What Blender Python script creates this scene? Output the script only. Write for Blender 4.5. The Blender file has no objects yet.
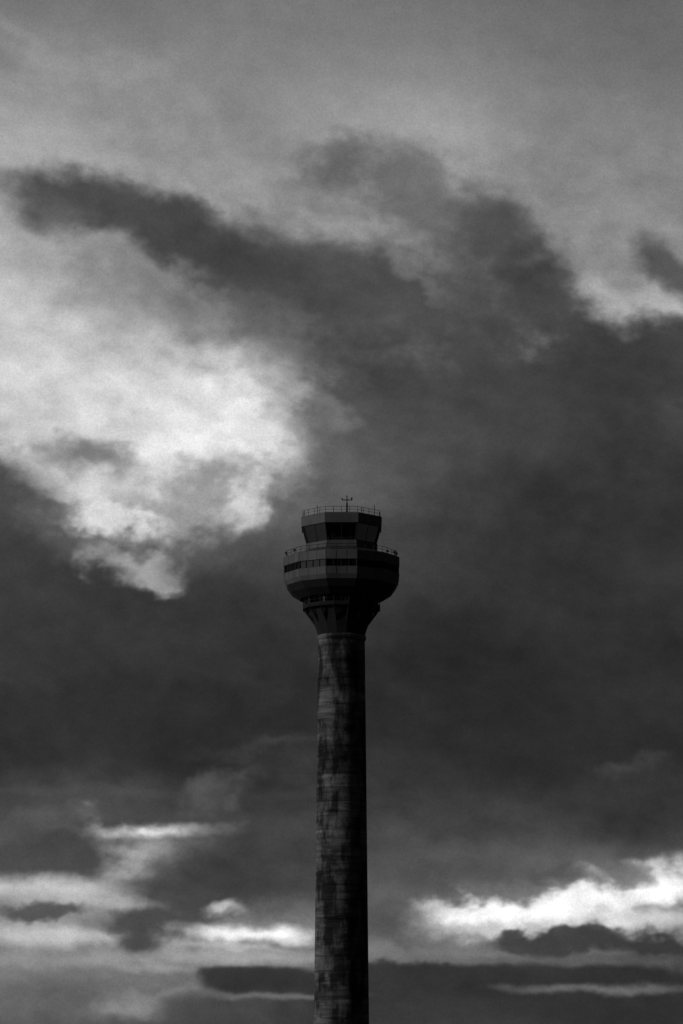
import bpy, bmesh, math, random
import numpy as np
from mathutils import Vector
random.seed(4)
S=bpy.context.scene
F=2700.0; PITCH=math.radians(11.2); D=470.0; CZ=1.7
# ------------------------------------------------------------ calibration helpers (photo measure -> metres)
def Z(y): return CZ+D*math.tan(PITCH+math.atan((512-y)/F))
def M(px,y=560):
    z=Z(y)-CZ
    return px*(D*math.cos(PITCH)+z*math.sin(PITCH))/F
def azel(x,y):
    a=(x-341.5)/F; b=(512-y)/F
    dx=a; dy=math.cos(PITCH)-b*math.sin(PITCH); dz=math.sin(PITCH)+b*math.cos(PITCH)
    l=math.sqrt(dx*dx+dy*dy+dz*dz)
    return math.atan2(dx,dy)*F, math.asin(dz/l)*F
# ------------------------------------------------------------ camera
cam=bpy.data.cameras.new("camera"); co=bpy.data.objects.new("camera",cam); S.collection.objects.link(co)
co.location=(0,-D,CZ); co.rotation_euler=(math.pi/2+PITCH,0,0)
cam.sensor_fit='VERTICAL'; cam.sensor_height=36; cam.sensor_width=24; cam.lens=36*F/1024
cam.clip_start=0.5; cam.clip_end=80000
S.camera=co
S.view_settings.view_transform='Standard'; S.view_settings.look='None'; S.view_settings.exposure=0
# ------------------------------------------------------------ world: dim dusk sky behind the clouds
SUN_AZ=math.radians(70); SUN_EL=math.radians(14)
w=bpy.data.worlds.new("World"); S.world=w; w.use_nodes=True
nt=w.node_tree; nt.nodes.clear(); N=nt.nodes; L=nt.links
sky=N.new('ShaderNodeTexSky'); sky.sky_type='NISHITA'; sky.sun_disc=False; sky.sun_elevation=SUN_EL; sky.sun_rotation=math.radians(180)+SUN_AZ
bw=N.new('ShaderNodeRGBToBW'); L.new(sky.outputs[0],bw.inputs[0])
bg=N.new('ShaderNodeBackground'); L.new(bw.outputs[0],bg.inputs['Color']); bg.inputs['Strength'].default_value=.0025
out=N.new('ShaderNodeOutputWorld'); L.new(bg.outputs[0],out.inputs[0])
# ------------------------------------------------------------ sun
sl=bpy.data.lights.new("sun",'SUN'); sl.energy=.55; sl.angle=math.radians(10); sl.color=(1,1,1)
so=bpy.data.objects.new("sun",sl); S.collection.objects.link(so)
dv=Vector((-math.sin(SUN_AZ)*math.cos(SUN_EL),-math.cos(SUN_AZ)*math.cos(SUN_EL),math.sin(SUN_EL)))
so.rotation_euler=dv.to_track_quat('Z','Y').to_euler(); so.location=dv*300
# ------------------------------------------------------------ cloud dome
def perlin(x,y,seed):
    rng=np.random.RandomState(seed); n=256
    perm=rng.permutation(n); ang=rng.rand(n)*2*np.pi; gx=np.cos(ang).astype(np.float32); gy=np.sin(ang).astype(np.float32)
    xi=np.floor(x).astype(np.int32); yi=np.floor(y).astype(np.int32); xf=x-xi; yf=y-yi
    u=xf*xf*xf*(xf*(xf*6-15)+10); v=yf*yf*yf*(yf*(yf*6-15)+10)
    def g(i,j,fx,fy):
        h=perm[(perm[i&255]+j)&255]; return gx[h]*fx+gy[h]*fy
    a=g(xi,yi,xf,yf); b=g(xi+1,yi,xf-1,yf); c=g(xi,yi+1,xf,yf-1); d=g(xi+1,yi+1,xf-1,yf-1)
    return (a+(b-a)*u)*(1-v)+(c+(d-c)*u)*v
def fbm(X,Y,size,stretch=1.0,octv=6,rough=.55,seed=0,rot=0.0):
    c,s=math.cos(rot),math.sin(rot); x=(X*c+Y*s)/(size*stretch); y=(-X*s+Y*c)/size
    r=0; a=1; t=0
    for o in range(octv):
        f=2.03**o
        if size/f<2.2: break
        r=r+a*perlin(x*f+o*17.3+100,y*f+o*9.7+100,seed*31+o); t+=a*a; a*=rough
    return (r/(math.sqrt(t)*.25)).astype(np.float32)
def axis(lo,hi,fl,fh,step,grow=1.25,cap=260):
    c=list(np.arange(fl,fh+step,step)); a=[]; s=step; p=fl
    while p>lo: s=min(s*grow,cap); p-=s; a.append(max(p,lo))
    b=[]; s=step; p=c[-1]
    while p<hi: s=min(s*grow,cap); p+=s; b.append(min(p,hi))
    return np.array(a[::-1]+c+b,dtype=np.float64)
A_=axis(-math.radians(105)*F,math.radians(105)*F,-470,470,1.4)
E_=axis(-math.radians(1.2)*F,math.radians(88)*F,-20,1085,1.4)
X,Y=np.meshgrid(A_,E_); Xf=X.astype(np.float32); Yf=Y.astype(np.float32)
w1x=fbm(Xf,Yf,130,1.4,6,.55,1); w1y=fbm(Xf,Yf,130,1.4,6,.55,2)
w2x=fbm(Xf,Yf,34,1.3,4,.6,3); w2y=fbm(Xf,Yf,34,1.3,4,.6,4)
dn=fbm(Xf,Yf,60,1.6,6,.6,5,rot=-.25); dn2=fbm(Xf,Yf,24,1.8,5,.6,6,rot=-.35)
def W(a,b): return (X+a[0]*w1x+b[0]*w2x, Y+a[1]*w1y+b[1]*w2y)
WK={'r':W((10,7),(5,4))+(.15,.07),'m':W((7,5),(3,2.4))+(.10,.05),'s':W((8,1.5),(5,1.2))+(.16,.07),'f':W((6,.8),(2,.5))+(.03,.02)}
def elf(y): return azel(341.5,y)[1]
stops=[(1060,84),(960,96),(900,92),(850,76),(790,62),(700,56),(600,62),(500,74),(400,112),(300,130),(200,138),(100,134),(0,114),(-60,104),(-400,88)]
ys=np.array([elf(y) for y,_ in stops]); vs_=np.array([v for _,v in stops])
cur=np.interp(Y,ys,vs_)
B=[
 # high veil
 (60,30,200,80,0,120,.9,.6,'m'),(660,60,200,170,0,103,.9,.7,'m'),(330,120,280,60,-5,146,.9,.6,'m'),(50,135,150,50,0,150,.9,.7,'r'),
 (30,45,24,8,-40,134,.9,.7,'r'),(480,160,150,40,-15,144,.9,.6,'r'),(600,160,120,40,-10,120,.9,.5,'m'),
 # bright opening, left
 (60,330,250,175,0,164,.9,.92,'m'),(20,250,80,60,0,168,.9,.7,'r'),(50,390,150,70,-10,178,.9,.85,'r'),
 (150,425,180,88,-12,190,.9,.85,'r'),(205,420,95,55,-25,228,.95,.92,'r'),(215,475,54,44,10,218,.9,.88,'r'),(110,500,80,28,-8,200,.9,.8,'r'),
 (120,335,60,24,-30,184,.9,.6,'r'),(15,425,36,16,-20,192,.9,.75,'r'),(100,300,70,24,-20,172,.9,.5,'r'),
 (315,405,60,36,0,128,.9,.65,'r'),(60,365,90,26,-15,180,.9,.5,'r'),(255,372,60,18,-25,156,.9,.5,'r'),
 # right gap
 (600,262,100,52,-15,142,.8,.9,'r'),(600,292,52,18,-8,180,.8,.8,'r'),(655,300,36,14,0,170,.8,.8,'r'),(570,235,30,14,-20,154,.8,.6,'r'),(650,210,90,34,0,120,.9,.6,'m'),
 # lit upper rim, then the long dark streak
 (190,182,120,16,-14,156,.9,.7,'r'),
 (90,196,80,24,-10,74,.6,.93,'m'),(80,215,66,18,0,84,.7,.8,'m'),(165,225,90,34,-20,72,.6,.93,'m'),(245,258,100,42,-14,72,.6,.93,'m'),(330,285,110,46,-10,74,.6,.93,'m'),
 (440,300,130,50,-8,78,.6,.93,'m'),(495,240,38,52,35,76,.65,.9,'m'),(540,290,44,36,-40,70,.55,.93,'m'),(560,320,26,12,-20,70,.5,.8,'m'),
 (335,158,42,22,-8,94,.8,.85,'r'),(405,190,80,32,-14,92,.8,.85,'r'),(300,205,40,20,0,104,.9,.7,'r'),(120,262,60,22,-30,118,.8,.5,'r'),
 (220,325,110,24,-14,124,.9,.55,'r'),(370,350,140,40,-5,88,.8,.85,'r'),(115,295,34,28,-60,134,.9,.5,'r'),(310,345,60,26,-20,98,.9,.6,'r'),
 (395,255,70,8,-34,114,.9,.7,'r'),(260,190,50,9,-15,134,.9,.6,'r'),(455,245,12,34,25,96,.9,.5,'r'),
 (665,262,40,20,-35,80,.6,.92,'m'),
 # large lower mass
 (560,425,220,98,-5,65,.5,.97,'m'),(650,362,120,42,0,62,.45,.97,'m'),(600,600,330,180,0,55,.5,.95,'m'),
 (440,430,110,76,-10,70,.7,.9,'r'),
 (355,465,72,60,0,84,.9,.88,'r'),(325,440,34,30,0,98,.9,.65,'r'),(300,575,130,46,0,69,.75,.92,'r'),(295,515,42,26,0,84,.9,.85,'r'),
 (0,508,92,42,-24,65,.6,.95,'m'),(40,582,180,44,-6,62,.6,.95,'m'),(200,650,330,75,0,56,.6,.95,'m'),
 (90,455,44,17,-8,106,.8,.85,'r'),(195,495,24,30,-30,118,.9,.85,'r'),(60,520,44,16,-20,86,.8,.75,'r'),(165,512,40,8,-20,126,.9,.65,'r'),(215,548,50,16,0,80,.85,.75,'r'),
 (90,730,260,55,0,47,.5,.9,'m'),(560,730,330,90,0,48,.6,.9,'m'),
 # glints
 (330,412,28,12,-20,118,.95,.7,'r'),(148,560,26,18,-20,172,.95,.88,'r'),(112,545,20,10,-20,150,.9,.75,'r'),(112,518,42,9,-5,210,.9,.85,'r'),(236,508,14,20,0,204,.95,.8,'r'),
 (155,576,14,8,0,172,.95,.75,'r'),(272,490,26,7,10,118,.9,.5,'r'),
 (225,785,26,14,25,90,.9,.85,'r'),(270,747,60,8,2,66,.95,.7,'r'),(625,768,28,9,0,70,.95,.75,'r'),(560,800,120,20,6,66,.9,.6,'m'),
 # low left bands
 (90,793,170,5,0,70,.95,.6,'s'),(100,905,220,62,0,130,.8,.85,'m'),(60,975,180,40,0,114,.8,.75,'m'),
 (135,842,62,15,8,160,.8,.9,'m'),(138,830,66,7,2,222,.85,.95,'s'),(112,850,36,18,-20,182,.9,.8,'r'),
 (40,853,78,24,4,66,.5,.95,'m'),(262,868,120,42,0,62,.5,.97,'m'),(185,893,60,22,-12,66,.6,.94,'m'),
 (30,888,70,11,0,178,.9,.85,'s'),(80,900,50,9,-6,165,.9,.8,'s'),(60,937,95,11,-2,190,.9,.8,'s'),(40,914,38,8,2,76,.5,.95,'m'),
 (150,925,64,15,3,68,.5,.96,'m'),(135,946,26,15,0,68,.5,.94,'m'),(205,928,20,8,0,76,.6,.85,'m'),
 (258,934,62,8,-3,230,.8,.95,'s'),(230,908,16,6,0,200,.95,.8,'m'),(255,957,75,8,0,160,.9,.8,'s'),(235,946,40,4,-4,190,.9,.6,'s'),
 (100,962,90,8,0,152,.9,.7,'s'),(175,972,40,5,0,168,.9,.6,'s'),(140,1008,45,12,0,165,.8,.8,'s'),(30,998,90,14,0,92,.7,.7,'s'),(190,993,36,4,12,150,.9,.7,'s'),
 # low right
 (560,898,190,46,0,110,.9,.85,'m'),(490,914,78,16,2,234,.6,.95,'r'),(590,908,90,21,8,230,.6,.95,'r'),(656,882,38,24,12,242,.7,.95,'r'),(445,908,26,6,-6,205,.8,.85,'m'),
 (520,932,100,9,0,182,.8,.85,'m'),(640,925,70,14,0,210,.8,.85,'m'),
 (575,874,18,6,-8,205,.9,.9,'m'),(440,872,110,22,6,78,.8,.85,'m'),(535,876,46,11,-8,80,.7,.85,'r'),(610,872,22,9,-10,110,.8,.85,'r'),
 (390,925,42,30,0,76,.8,.8,'m'),(430,952,110,12,0,118,.9,.8,'m'),
 (565,946,60,12,0,62,.35,.97,'m'),(600,937,20,8,0,62,.5,.92,'m'),(525,938,16,6,0,64,.5,.9,'m'),(660,951,46,12,-4,62,.35,.97,'m'),(600,960,130,5,0,84,.6,.8,'s'),
 # bottom slabs
 (215,998,45,26,0,112,.8,.6,'m'),
 (262,980,56,13,0,56,.2,.97,'f'),(290,983,60,12,0,56,.2,.97,'f'),(505,986,185,21,0,52,.2,.97,'f'),(600,996,160,22,0,52,.3,.97,'f'),(420,976,60,12,0,54,.4,.9,'m'),(250,1015,90,20,0,70,.5,.9,'f'),
 (520,1020,230,24,0,54,.4,.95,'f'),(620,987,85,4,0,116,.95,.8,'s'),(285,998,60,3,0,118,.9,.7,'s'),
]
for (x,y,rx,ry,rot,val,soft,op,k) in B:
    a,e=azel(x,y); WX,WY,da,db=WK[k]; r=math.radians(rot); c,s=math.cos(r),math.sin(r)
    dx=(WX-a)*math.cos(e/F); dy=WY-e
    p=4 if k=='f' else 2      # shelf clouds are flatter
    u=np.abs((dx*c+dy*s)/rx); v=np.abs((-dx*s+dy*c)/ry)
    d=(u**p+v**p)**(1/p) + da*dn + db*dn2
    t=np.clip((d-(1-soft))/(1.8*soft),0,1); m=op*(1-t*t*(3-2*t))
    cur=cur+m*(val-cur)
def sst(v,a,b): t=np.clip((v-a)/(b-a),0,1); return t*t*(3-2*t)
amp=1-.55*sst(Y,elf(220),elf(60))
tx=1+amp*(.05*fbm(Xf,Yf,110,1.9,7,.58,11,rot=-.2)+.02*fbm(Xf,Yf,24,1.3,4,.6,13))+.035*fbm(Xf,Yf,420,1.6,3,.5,12)
cur=np.clip(cur*tx/255,0,1)
lin=1.08*cur**2.25
# unseen sky dimmed at sides and overhead, most at right to darken the shaft
azd=np.degrees(X/F); eld=np.degrees(Y/F)
lin=lin*(1-.9*sst(azd,12,38))*(1-.45*sst(-azd,25,85))*(1-.75*sst(eld,24,52))
alpha=1-sst(np.abs(azd),78,104)
R=30000.0
ce=np.cos(Y/F); ox=ce*np.sin(X/F); oy=ce*np.cos(X/F); oz=np.sin(Y/F)
bq=-oy*D+oz*CZ; cq=D*D+CZ*CZ-R*R; tt=-bq+np.sqrt(bq*bq-cq)
co_=np.stack([ox*tt,oy*tt-D,oz*tt+CZ],-1).reshape(-1,3).astype(np.float32)
ny,nx=X.shape; idx=np.arange(ny*nx).reshape(ny,nx)
q=np.stack([idx[:-1,:-1],idx[1:,:-1],idx[1:,1:],idx[:-1,1:]],-1).reshape(-1,4).astype(np.int32)
me=bpy.data.meshes.new('sky'); me.vertices.add(len(co_)); me.vertices.foreach_set('co',co_.ravel())
me.loops.add(q.size); me.loops.foreach_set('vertex_index',q.ravel())
me.polygons.add(len(q)); me.polygons.foreach_set('loop_start',np.arange(0,q.size,4,dtype=np.int32))
me.polygons.foreach_set('loop_total',np.full(len(q),4,dtype=np.int32)); me.update(calc_edges=True)
for nm,arr in(('cloud',lin),('cover',alpha)):
    at=me.attributes.new(nm,'FLOAT','POINT'); at.data.foreach_set('value',arr.ravel().astype(np.float32))
ms=bpy.data.materials.new('cloud_layer'); ms.use_nodes=True; ms.cycles.emission_sampling='NONE'
t=ms.node_tree; t.nodes.clear()
at1=t.nodes.new('ShaderNodeAttribute'); at1.attribute_name='cloud'; at2=t.nodes.new('ShaderNodeAttribute'); at2.attribute_name='cover'
tcn=t.nodes.new('ShaderNodeTexCoord'); gn=t.nodes.new('ShaderNodeTexNoise'); gn.inputs['Scale'].default_value=F/2.0/R; gn.inputs['Detail'].default_value=1
t.links.new(tcn.outputs['Object'],gn.inputs['Vector'])
gm=t.nodes.new('ShaderNodeMapRange'); t.links.new(gn.outputs['Fac'],gm.inputs['Value']); gm.inputs['From Min'].default_value=.25; gm.inputs['From Max'].default_value=.75; gm.inputs['To Min'].default_value=.91; gm.inputs['To Max'].default_value=1.09
mm=t.nodes.new('ShaderNodeMath'); mm.operation='MULTIPLY'; t.links.new(gm.outputs[0],mm.inputs[0]); t.links.new(at1.outputs['Fac'],mm.inputs[1])
em=t.nodes.new('ShaderNodeEmission'); t.links.new(mm.outputs[0],em.inputs['Color'])
tr=t.nodes.new('ShaderNodeBsdfTransparent'); mx=t.nodes.new('ShaderNodeMixShader'); ou=t.nodes.new('ShaderNodeOutputMaterial')
t.links.new(at2.outputs['Fac'],mx.inputs[0]); t.links.new(tr.outputs[0],mx.inputs[1]); t.links.new(em.outputs[0],mx.inputs[2]); t.links.new(mx.outputs[0],ou.inputs[0])
me.materials.append(ms); so_=bpy.data.objects.new('sky',me); S.collection.objects.link(so_)
# ------------------------------------------------------------ materials
def mat(name,c,rough=.8,var=.3,scale=.6,stretch=(1,1,1),metal=0,bump=0.0):
    m=bpy.data.materials.new(name); m.use_nodes=True; t=m.node_tree; b=t.nodes['Principled BSDF']
    b.inputs['Roughness'].default_value=rough; b.inputs['Metallic'].default_value=metal
    tcn=t.nodes.new('ShaderNodeTexCoord'); mp=t.nodes.new('ShaderNodeMapping'); mp.inputs['Scale'].default_value=stretch
    t.links.new(tcn.outputs['Object'],mp.inputs['Vector'])
    n=t.nodes.new('ShaderNodeTexNoise'); n.inputs['Scale'].default_value=scale; n.inputs['Detail'].default_value=7; n.inputs['Roughness'].default_value=.62
    t.links.new(mp.outputs[0],n.inputs['Vector'])
    r=t.nodes.new('ShaderNodeMapRange'); t.links.new(n.outputs['Fac'],r.inputs['Value'])
    r.inputs['From Min'].default_value=.3; r.inputs['From Max'].default_value=.7
    r.inputs['To Min'].default_value=c*(1-var); r.inputs['To Max'].default_value=c*(1+var)
    t.links.new(r.outputs[0],b.inputs['Base Color'])
    if bump:
        bp=t.nodes.new('ShaderNodeBump'); bp.inputs['Strength'].default_value=bump; bp.inputs['Distance'].default_value=.1
        t.links.new(n.outputs['Fac'],bp.inputs['Height']); t.links.new(bp.outputs[0],b.inputs['Normal'])
    return m
m_clad=mat('cladding_panels',.22,.7,.3,.5,(1,1,.5))
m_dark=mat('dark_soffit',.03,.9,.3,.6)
m_steel=mat('galvanised_steel',.08,.6,.2,2)
m_roof=mat('roof_membrane',.10,.9,.25,.4)
m_int=mat('interior_dark',.03,.9,.2,1)
m_ground=mat('airfield_grass',.05,1,.4,.02,bump=.3)
m_glass=bpy.data.materials.new('tinted_glass'); m_glass.use_nodes=True; t=m_glass.node_tree; t.nodes.clear()
tr=t.nodes.new('ShaderNodeBsdfTransparent'); tr.inputs[0].default_value=(.8,.8,.8,1)
gl=t.nodes.new('ShaderNodeBsdfGlossy'); gl.inputs['Roughness'].default_value=.05; gl.inputs[0].default_value=(.8,.8,.8,1)
fr=t.nodes.new('ShaderNodeFresnel'); fr.inputs[0].default_value=1.45
mx=t.nodes.new('ShaderNodeMixShader'); ou=t.nodes.new('ShaderNodeOutputMaterial')
t.links.new(fr.outputs[0],mx.inputs[0]); t.links.new(tr.outputs[0],mx.inputs[1]); t.links.new(gl.outputs[0],mx.inputs[2]); t.links.new(mx.outputs[0],ou.inputs[0])
m_strip=bpy.data.materials.new('ribbon_window'); m_strip.use_nodes=True
b=m_strip.node_tree.nodes['Principled BSDF']; b.inputs['Base Color'].default_value=(.012,.012,.012,1); b.inputs['Roughness'].default_value=.35; b.inputs['Specular IOR Level'].default_value=.15
# concrete shaft
m_con=bpy.data.materials.new('weathered_concrete'); m_con.use_nodes=True; t=m_con.node_tree; nn=t.nodes; ll=t.links; b=nn['Principled BSDF']; b.inputs['Roughness'].default_value=.95; b.inputs['Specular IOR Level'].default_value=.2
tcn=nn.new('ShaderNodeTexCoord'); sx=nn.new('ShaderNodeSeparateXYZ'); ll.new(tcn.outputs['Object'],sx.inputs[0])
def tm(op,a,b_=None,c=None,clamp=False):
    n=nn.new('ShaderNodeMath'); n.operation=op; n.use_clamp=clamp
    for i,v in enumerate((a,b_,c)):
        if v is None: continue
        if isinstance(v,(int,float)): n.inputs[i].default_value=v
        else: ll.new(v,n.inputs[i])
    return n.outputs[0]
def tnoise(sc,st,det=7,ro=.6):
    mp=nn.new('ShaderNodeMapping'); mp.inputs['Scale'].default_value=st; ll.new(tcn.outputs['Object'],mp.inputs[0])
    n=nn.new('ShaderNodeTexNoise'); n.inputs['Scale'].default_value=sc; n.inputs['Detail'].default_value=det; n.inputs['Roughness'].default_value=ro
    ll.new(mp.outputs[0],n.inputs['Vector']); return n.outputs['Fac']
def tmr(v,a,b_,c,d):
    n=nn.new('ShaderNodeMapRange'); ll.new(v,n.inputs['Value'])
    for k,q in zip(('From Min','From Max','To Min','To Max'),(a,b_,c,d)): n.inputs[k].default_value=q
    return n.outputs[0]
lift=tm('DIVIDE',sx.outputs[2],2.4)
wn=nn.new('ShaderNodeTexWhiteNoise'); wn.noise_dimensions='1D'; ll.new(tm('FLOOR',lift),wn.inputs['W'])
liftv=tmr(wn.outputs['Value'],0,1,.7,1.15)
fr_=tm('FRACT',lift); seam=tmr(tm('ABSOLUTE',tm('SUBTRACT',fr_,.5)),.455,.485,1,.6)
band=tmr(tnoise(.55,(.3,.3,2.4)),.35,.65,.4,1.4)
stain=tmr(tnoise(.40,(1,1,.4)),.44,.58,.22,1.15)
fine=tmr(tnoise(3,(1,1,1)),.3,.7,.8,1.2)
v=tm('MULTIPLY',tm('MULTIPLY',band,stain),tm('MULTIPLY',tm('MULTIPLY',liftv,seam),tm('MULTIPLY',fine,.27)))
ll.new(v,b.inputs['Base Color'])
bp=nn.new('ShaderNodeBump'); bp.inputs['Strength'].default_value=.5; bp.inputs['Distance'].default_value=.15
ll.new(tm('ADD',seam,fine),bp.inputs['Height']); ll.new(bp.outputs[0],b.inputs['Normal'])
# ------------------------------------------------------------ geometry helpers
tower=bpy.data.objects.new("control_tower",None); S.collection.objects.link(tower)
def finish(bm,name,mt,parent=tower,smooth=False):
    bmesh.ops.recalc_face_normals(bm,faces=bm.faces)
    me=bpy.data.meshes.new(name); bm.to_mesh(me); bm.free(); me.materials.append(mt)
    if smooth: me.shade_smooth()
    o=bpy.data.objects.new(name,me); S.collection.objects.link(o); o.parent=parent; return o
def ringpts(r,z,n,ph): return [Vector((r*math.sin(ph+2*math.pi*i/n),-r*math.cos(ph+2*math.pi*i/n),z)) for i in range(n)]
def loft(name,prof,n,mt,ph=None,cap0=False,cap1=False,closed=False,smooth=False):
    if ph is None: ph=math.pi/n      # flat side toward the field
    bm=bmesh.new(); rs=[[bm.verts.new(p) for p in ringpts(r,z,n,ph)] for r,z in prof]
    pairs=list(zip(rs,rs[1:]))+([(rs[-1],rs[0])] if closed else [])
    for a,c in pairs:
        for i in range(n): bm.faces.new((a[i],a[(i+1)%n],c[(i+1)%n],c[i]))
    if cap0: bm.faces.new(rs[0])
    if cap1: bm.faces.new(rs[-1])
    return finish(bm,name,mt,smooth=smooth)
def rod(bm,a,c,r,sides=6):
    a=Vector(a);c=Vector(c);d=c-a; q=d.to_track_quat('Z','Y')
    A=[];C=[]
    for i in range(sides):
        o=q@Vector((r*math.cos(2*math.pi*i/sides),r*math.sin(2*math.pi*i/sides),0))
        A.append(bm.verts.new(a+o)); C.append(bm.verts.new(c+o))
    for i in range(sides): bm.faces.new((A[i],A[(i+1)%sides],C[(i+1)%sides],C[i]))
    bm.faces.new(A); bm.faces.new(C)
def box(bm,c,s,rz=0):
    c=Vector(c); vs=[]
    for dx in(-.5,.5):
        for dy in(-.5,.5):
            for dz in(-.5,.5):
                x,y=dx*s[0],dy*s[1]; vs.append(bm.verts.new(c+Vector((x*math.cos(rz)-y*math.sin(rz),x*math.sin(rz)+y*math.cos(rz),dz*s[2]))))
    for f in((0,1,3,2),(4,6,7,5),(0,4,5,1),(2,3,7,6),(0,2,6,4),(1,5,7,3)): bm.faces.new([vs[i] for i in f])
KR=1.0
def P2(px,y): return (M(px,y)*KR,Z(y))
# shaft
prof=[(M(28.2,1024),0)]
for i in range(0,41):
    y=1024-(1024-641)*i/40; prof.append((M(27.6-(27.6-23.4)*i/40,y),Z(y)))
loft('shaft',prof,48,m_con,cap0=True,cap1=True,smooth=True)
loft('shaft_base',[(M(33),0),(M(33),1.2),(M(30),1.3)],48,m_con,cap0=True,cap1=True)
loft('collar',[P2(23.5,641),P2(24.6,640),P2(24.6,637),P2(23.5,636)],48,m_con,cap0=True,cap1=True)
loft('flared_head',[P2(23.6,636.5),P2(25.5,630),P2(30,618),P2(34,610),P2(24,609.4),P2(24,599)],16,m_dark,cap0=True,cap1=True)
bm=bmesh.new()
for i in range(16):
    a=2*math.pi*(i+.5)/16; s,c=math.sin(a),-math.cos(a)
    r0=M(27);r1=M(37)
    rod(bm,(r0*s,r0*c,Z(624)),(r1*s,r1*c,Z(610.5)),.16)
    rod(bm,(r1*s,r1*c,Z(609.5)),(r1*s,r1*c,Z(597)),.10)
finish(bm,'gallery_struts',m_dark)
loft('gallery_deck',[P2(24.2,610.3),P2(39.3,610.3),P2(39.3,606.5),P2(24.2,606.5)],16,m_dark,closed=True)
def railing(name,r,y0,y1,n,mt=m_steel,per=3,thick=.05,ph=None,mid=True):
    if ph is None: ph=math.pi/n
    bm=bmesh.new(); z0,z1=Z(y0),Z(y1); lo_=ringpts(r,z0,n,ph); hi_=ringpts(r,z1,n,ph)
    for i in range(n):
        j=(i+1)%n
        rod(bm,hi_[i],hi_[j],thick)
        if mid: rod(bm,(lo_[i]+hi_[i])/2,(lo_[j]+hi_[j])/2,thick*.7)
        for k in range(per):
            t_=k/per; rod(bm,lo_[i].lerp(lo_[j],t_),hi_[i].lerp(hi_[j],t_),thick)
    return finish(bm,name,mt)
railing('gallery_railing',M(38.8),606.5,600.5,16,mt=m_dark,per=2,thick=.06)
bm=bmesh.new()
for a,h,wd in((-80,1.5,.8),(-62,1.0,1.0),(-30,1.2,.7),(10,1.4,.9),(38,1.0,.7),(66,1.6,.9),(84,1.2,.8),(130,1.3,.9),(190,1.4,1)):
    a=math.radians(a); r=M(34.5); box(bm,(r*math.sin(a),-r*math.cos(a),Z(606.4)+h/2),(wd,.6,h),a)
finish(bm,'equipment_cabinets',m_steel)
# drum
n=12; KR=1.032
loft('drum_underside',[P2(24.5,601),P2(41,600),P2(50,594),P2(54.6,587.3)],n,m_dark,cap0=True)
loft('drum_lower_band',[P2(54.4,587.5),P2(57,583),P2(57.6,576),P2(56.4,575.6)],n,m_clad)
loft('drum_ribbon_window',[P2(56.2,575.8),P2(56.2,568.8)],n,m_strip)
loft('drum_upper_band',[P2(56.4,569),P2(57.7,568.6),P2(57.6,560),P2(56.6,559.2),P2(54,559)],n,m_clad)
loft('drum_roof',[P2(54.2,559.1),P2(37,553)],n,m_roof)
bm=bmesh.new()
for i in range(n):
    a0=ringpts(M(56.4)*KR,0,n,math.pi/n)
    for k in range(4):
        p=a0[i].lerp(a0[(i+1)%n],k/4); rod(bm,(p.x,p.y,Z(575.7)),(p.x,p.y,Z(568.8)),.07 if k else .16,4)
finish(bm,'ribbon_mullions',m_dark)
bm=bmesh.new()
for (r1,ya,r2,yb) in((57.68,568.4,57.6,560.2),(57.03,582.8,57.6,576.2)):
    A=ringpts(M(r1,ya)*KR*1.0005,Z(ya),n,math.pi/n); C=ringpts(M(r2,yb)*KR*1.0005,Z(yb),n,math.pi/n)
    for i in range(n):
        for k in range(3):
            rod(bm,A[i].lerp(A[(i+1)%n],k/3),C[i].lerp(C[(i+1)%n],k/3),.03,4)
finish(bm,'panel_joints',m_dark)
railing('drum_roof_railing',M(55)*KR,559,553.5,n,per=3,thick=.045)
# cab
n=8; KR=1.08
loft('cab_plinth',[P2(35.4,554),P2(35.8,552),P2(35.8,546.5),P2(33.5,546)],n,m_clad,cap0=True)
loft('cab_floor',[P2(33.4,546.3),P2(1,546.3)],n,m_int)
loft('cab_glazing',[P2(33.4,546.1),P2(37.8,530)],n,m_glass)
loft('cab_ceiling',[P2(37.9,529.8),P2(.5,529.6)],n,m_int)
loft('cab_roof_fascia',[P2(37.5,530),P2(39.9,529.6),P2(40.3,521),P2(39.4,519.6),P2(37,519)],n,m_clad)
loft('cab_roof',[P2(37.1,519.1),P2(12,517.5)],n,m_roof,cap1=True)
bm=bmesh.new(); A=ringpts(M(33.6)*KR,Z(546),n,math.pi/n); C=ringpts(M(37.9)*KR,Z(530),n,math.pi/n)
for i in range(n):
    rod(bm,A[i],C[i],.15,4)
    rod(bm,A[i].lerp(A[(i+1)%n],.5),C[i].lerp(C[(i+1)%n],.5),.06,4)
    rod(bm,A[i],A[(i+1)%n],.14,4)
finish(bm,'cab_mullions',m_dark)
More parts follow.
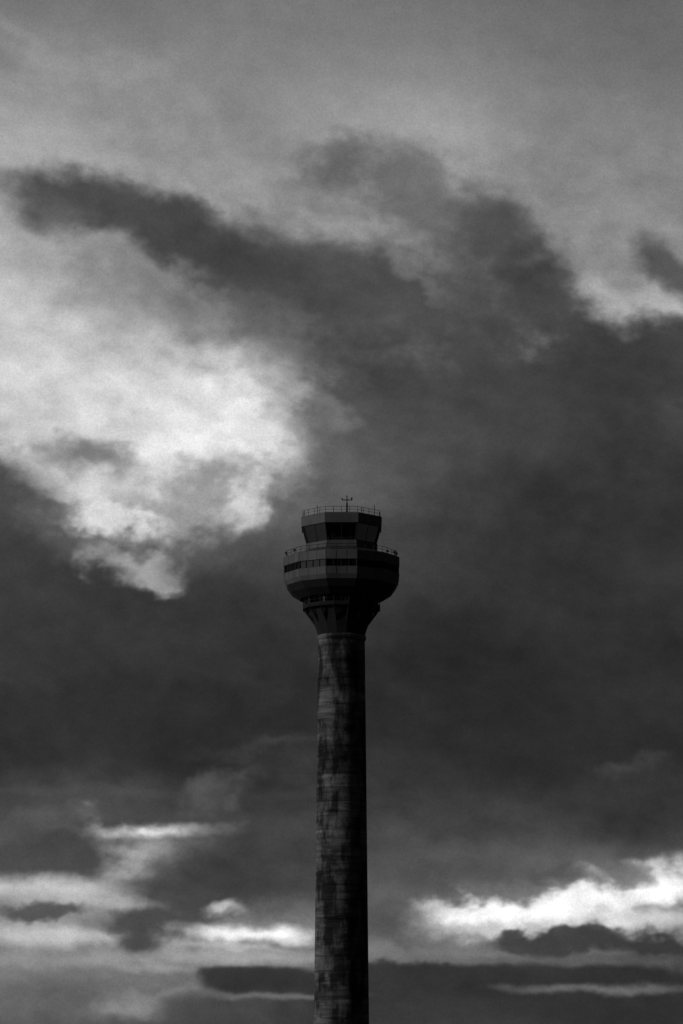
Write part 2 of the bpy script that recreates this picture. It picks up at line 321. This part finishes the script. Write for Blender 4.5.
bm=bmesh.new()
A=ringpts(M(27),Z(544.6),8,math.pi/8)
for i in range(8):
    m_=(A[i]+A[(i+1)%8])/2; box(bm,m_,(3.4,.9,1.1),2*math.pi*(i+1)/8)
for (x,y) in((-1.5,-2.2),(2.1,-1.6),(.3,1.6)):
    box(bm,(x,y,Z(546)+1.0),(.7,.6,2.0)); 
box(bm,(0,.5,(Z(546)+Z(530))/2),(2.2,1.4,Z(530)-Z(546)))
finish(bm,'controller_consoles',m_int)
railing('cab_roof_railing',M(38.6)*KR,519.5,513.8,n,per=4,thick=.04)
# aerials
bm=bmesh.new()
x=M(5.5); z0=Z(518); 
rod(bm,(x,0,z0),(x,0,Z(503)),.15); rod(bm,(x,0,Z(503)),(x,0,Z(495.5)),.09)
rod(bm,(x-.85,0,Z(500)),(x+.85,0,Z(500)),.09); rod(bm,(x-.85,0,Z(500)),(x-.85,0,Z(498)),.10); rod(bm,(x+.85,0,Z(500)),(x+.85,0,Z(497.5)),.13)
rod(bm,(x,0,Z(510)),(x-.9,0,z0),.05); rod(bm,(x,0,Z(510)),(x+.9,.3,z0),.05)
for (px,dy,y1) in((-37,0,511),(-24,-4,509.5),(-8,-3,511),(20,-3,510.5),(33,-1,506.5),(38,0,512)):
    rod(bm,(M(px),dy,z0),(M(px),dy,Z(y1)),.055)
box(bm,(M(-3),0,Z(517)),(1.6,1.4,1.0)); 
finish(bm,'roof_aerials',m_dark)
bm=bmesh.new()
for (px,y1,ln) in((-52,553,-.6),(-47,550,0),(46,551,0),(51,553.5,.7),(53,552,0)):
    rod(bm,(M(px),0,Z(559)),(M(px)+ln,0,Z(y1)),.06)
    box(bm,(M(px)+ln,0,Z(y1)),(.45,.35,.3))
finish(bm,'drum_floodlights',m_steel)
# ------------------------------------------------------------ ground
bm=bmesh.new(); vs=[bm.verts.new((29500*math.cos(2*math.pi*i/64),29500*math.sin(2*math.pi*i/64),0)) for i in range(64)]
bm.faces.new(vs); finish(bm,'ground',m_ground,parent=None)
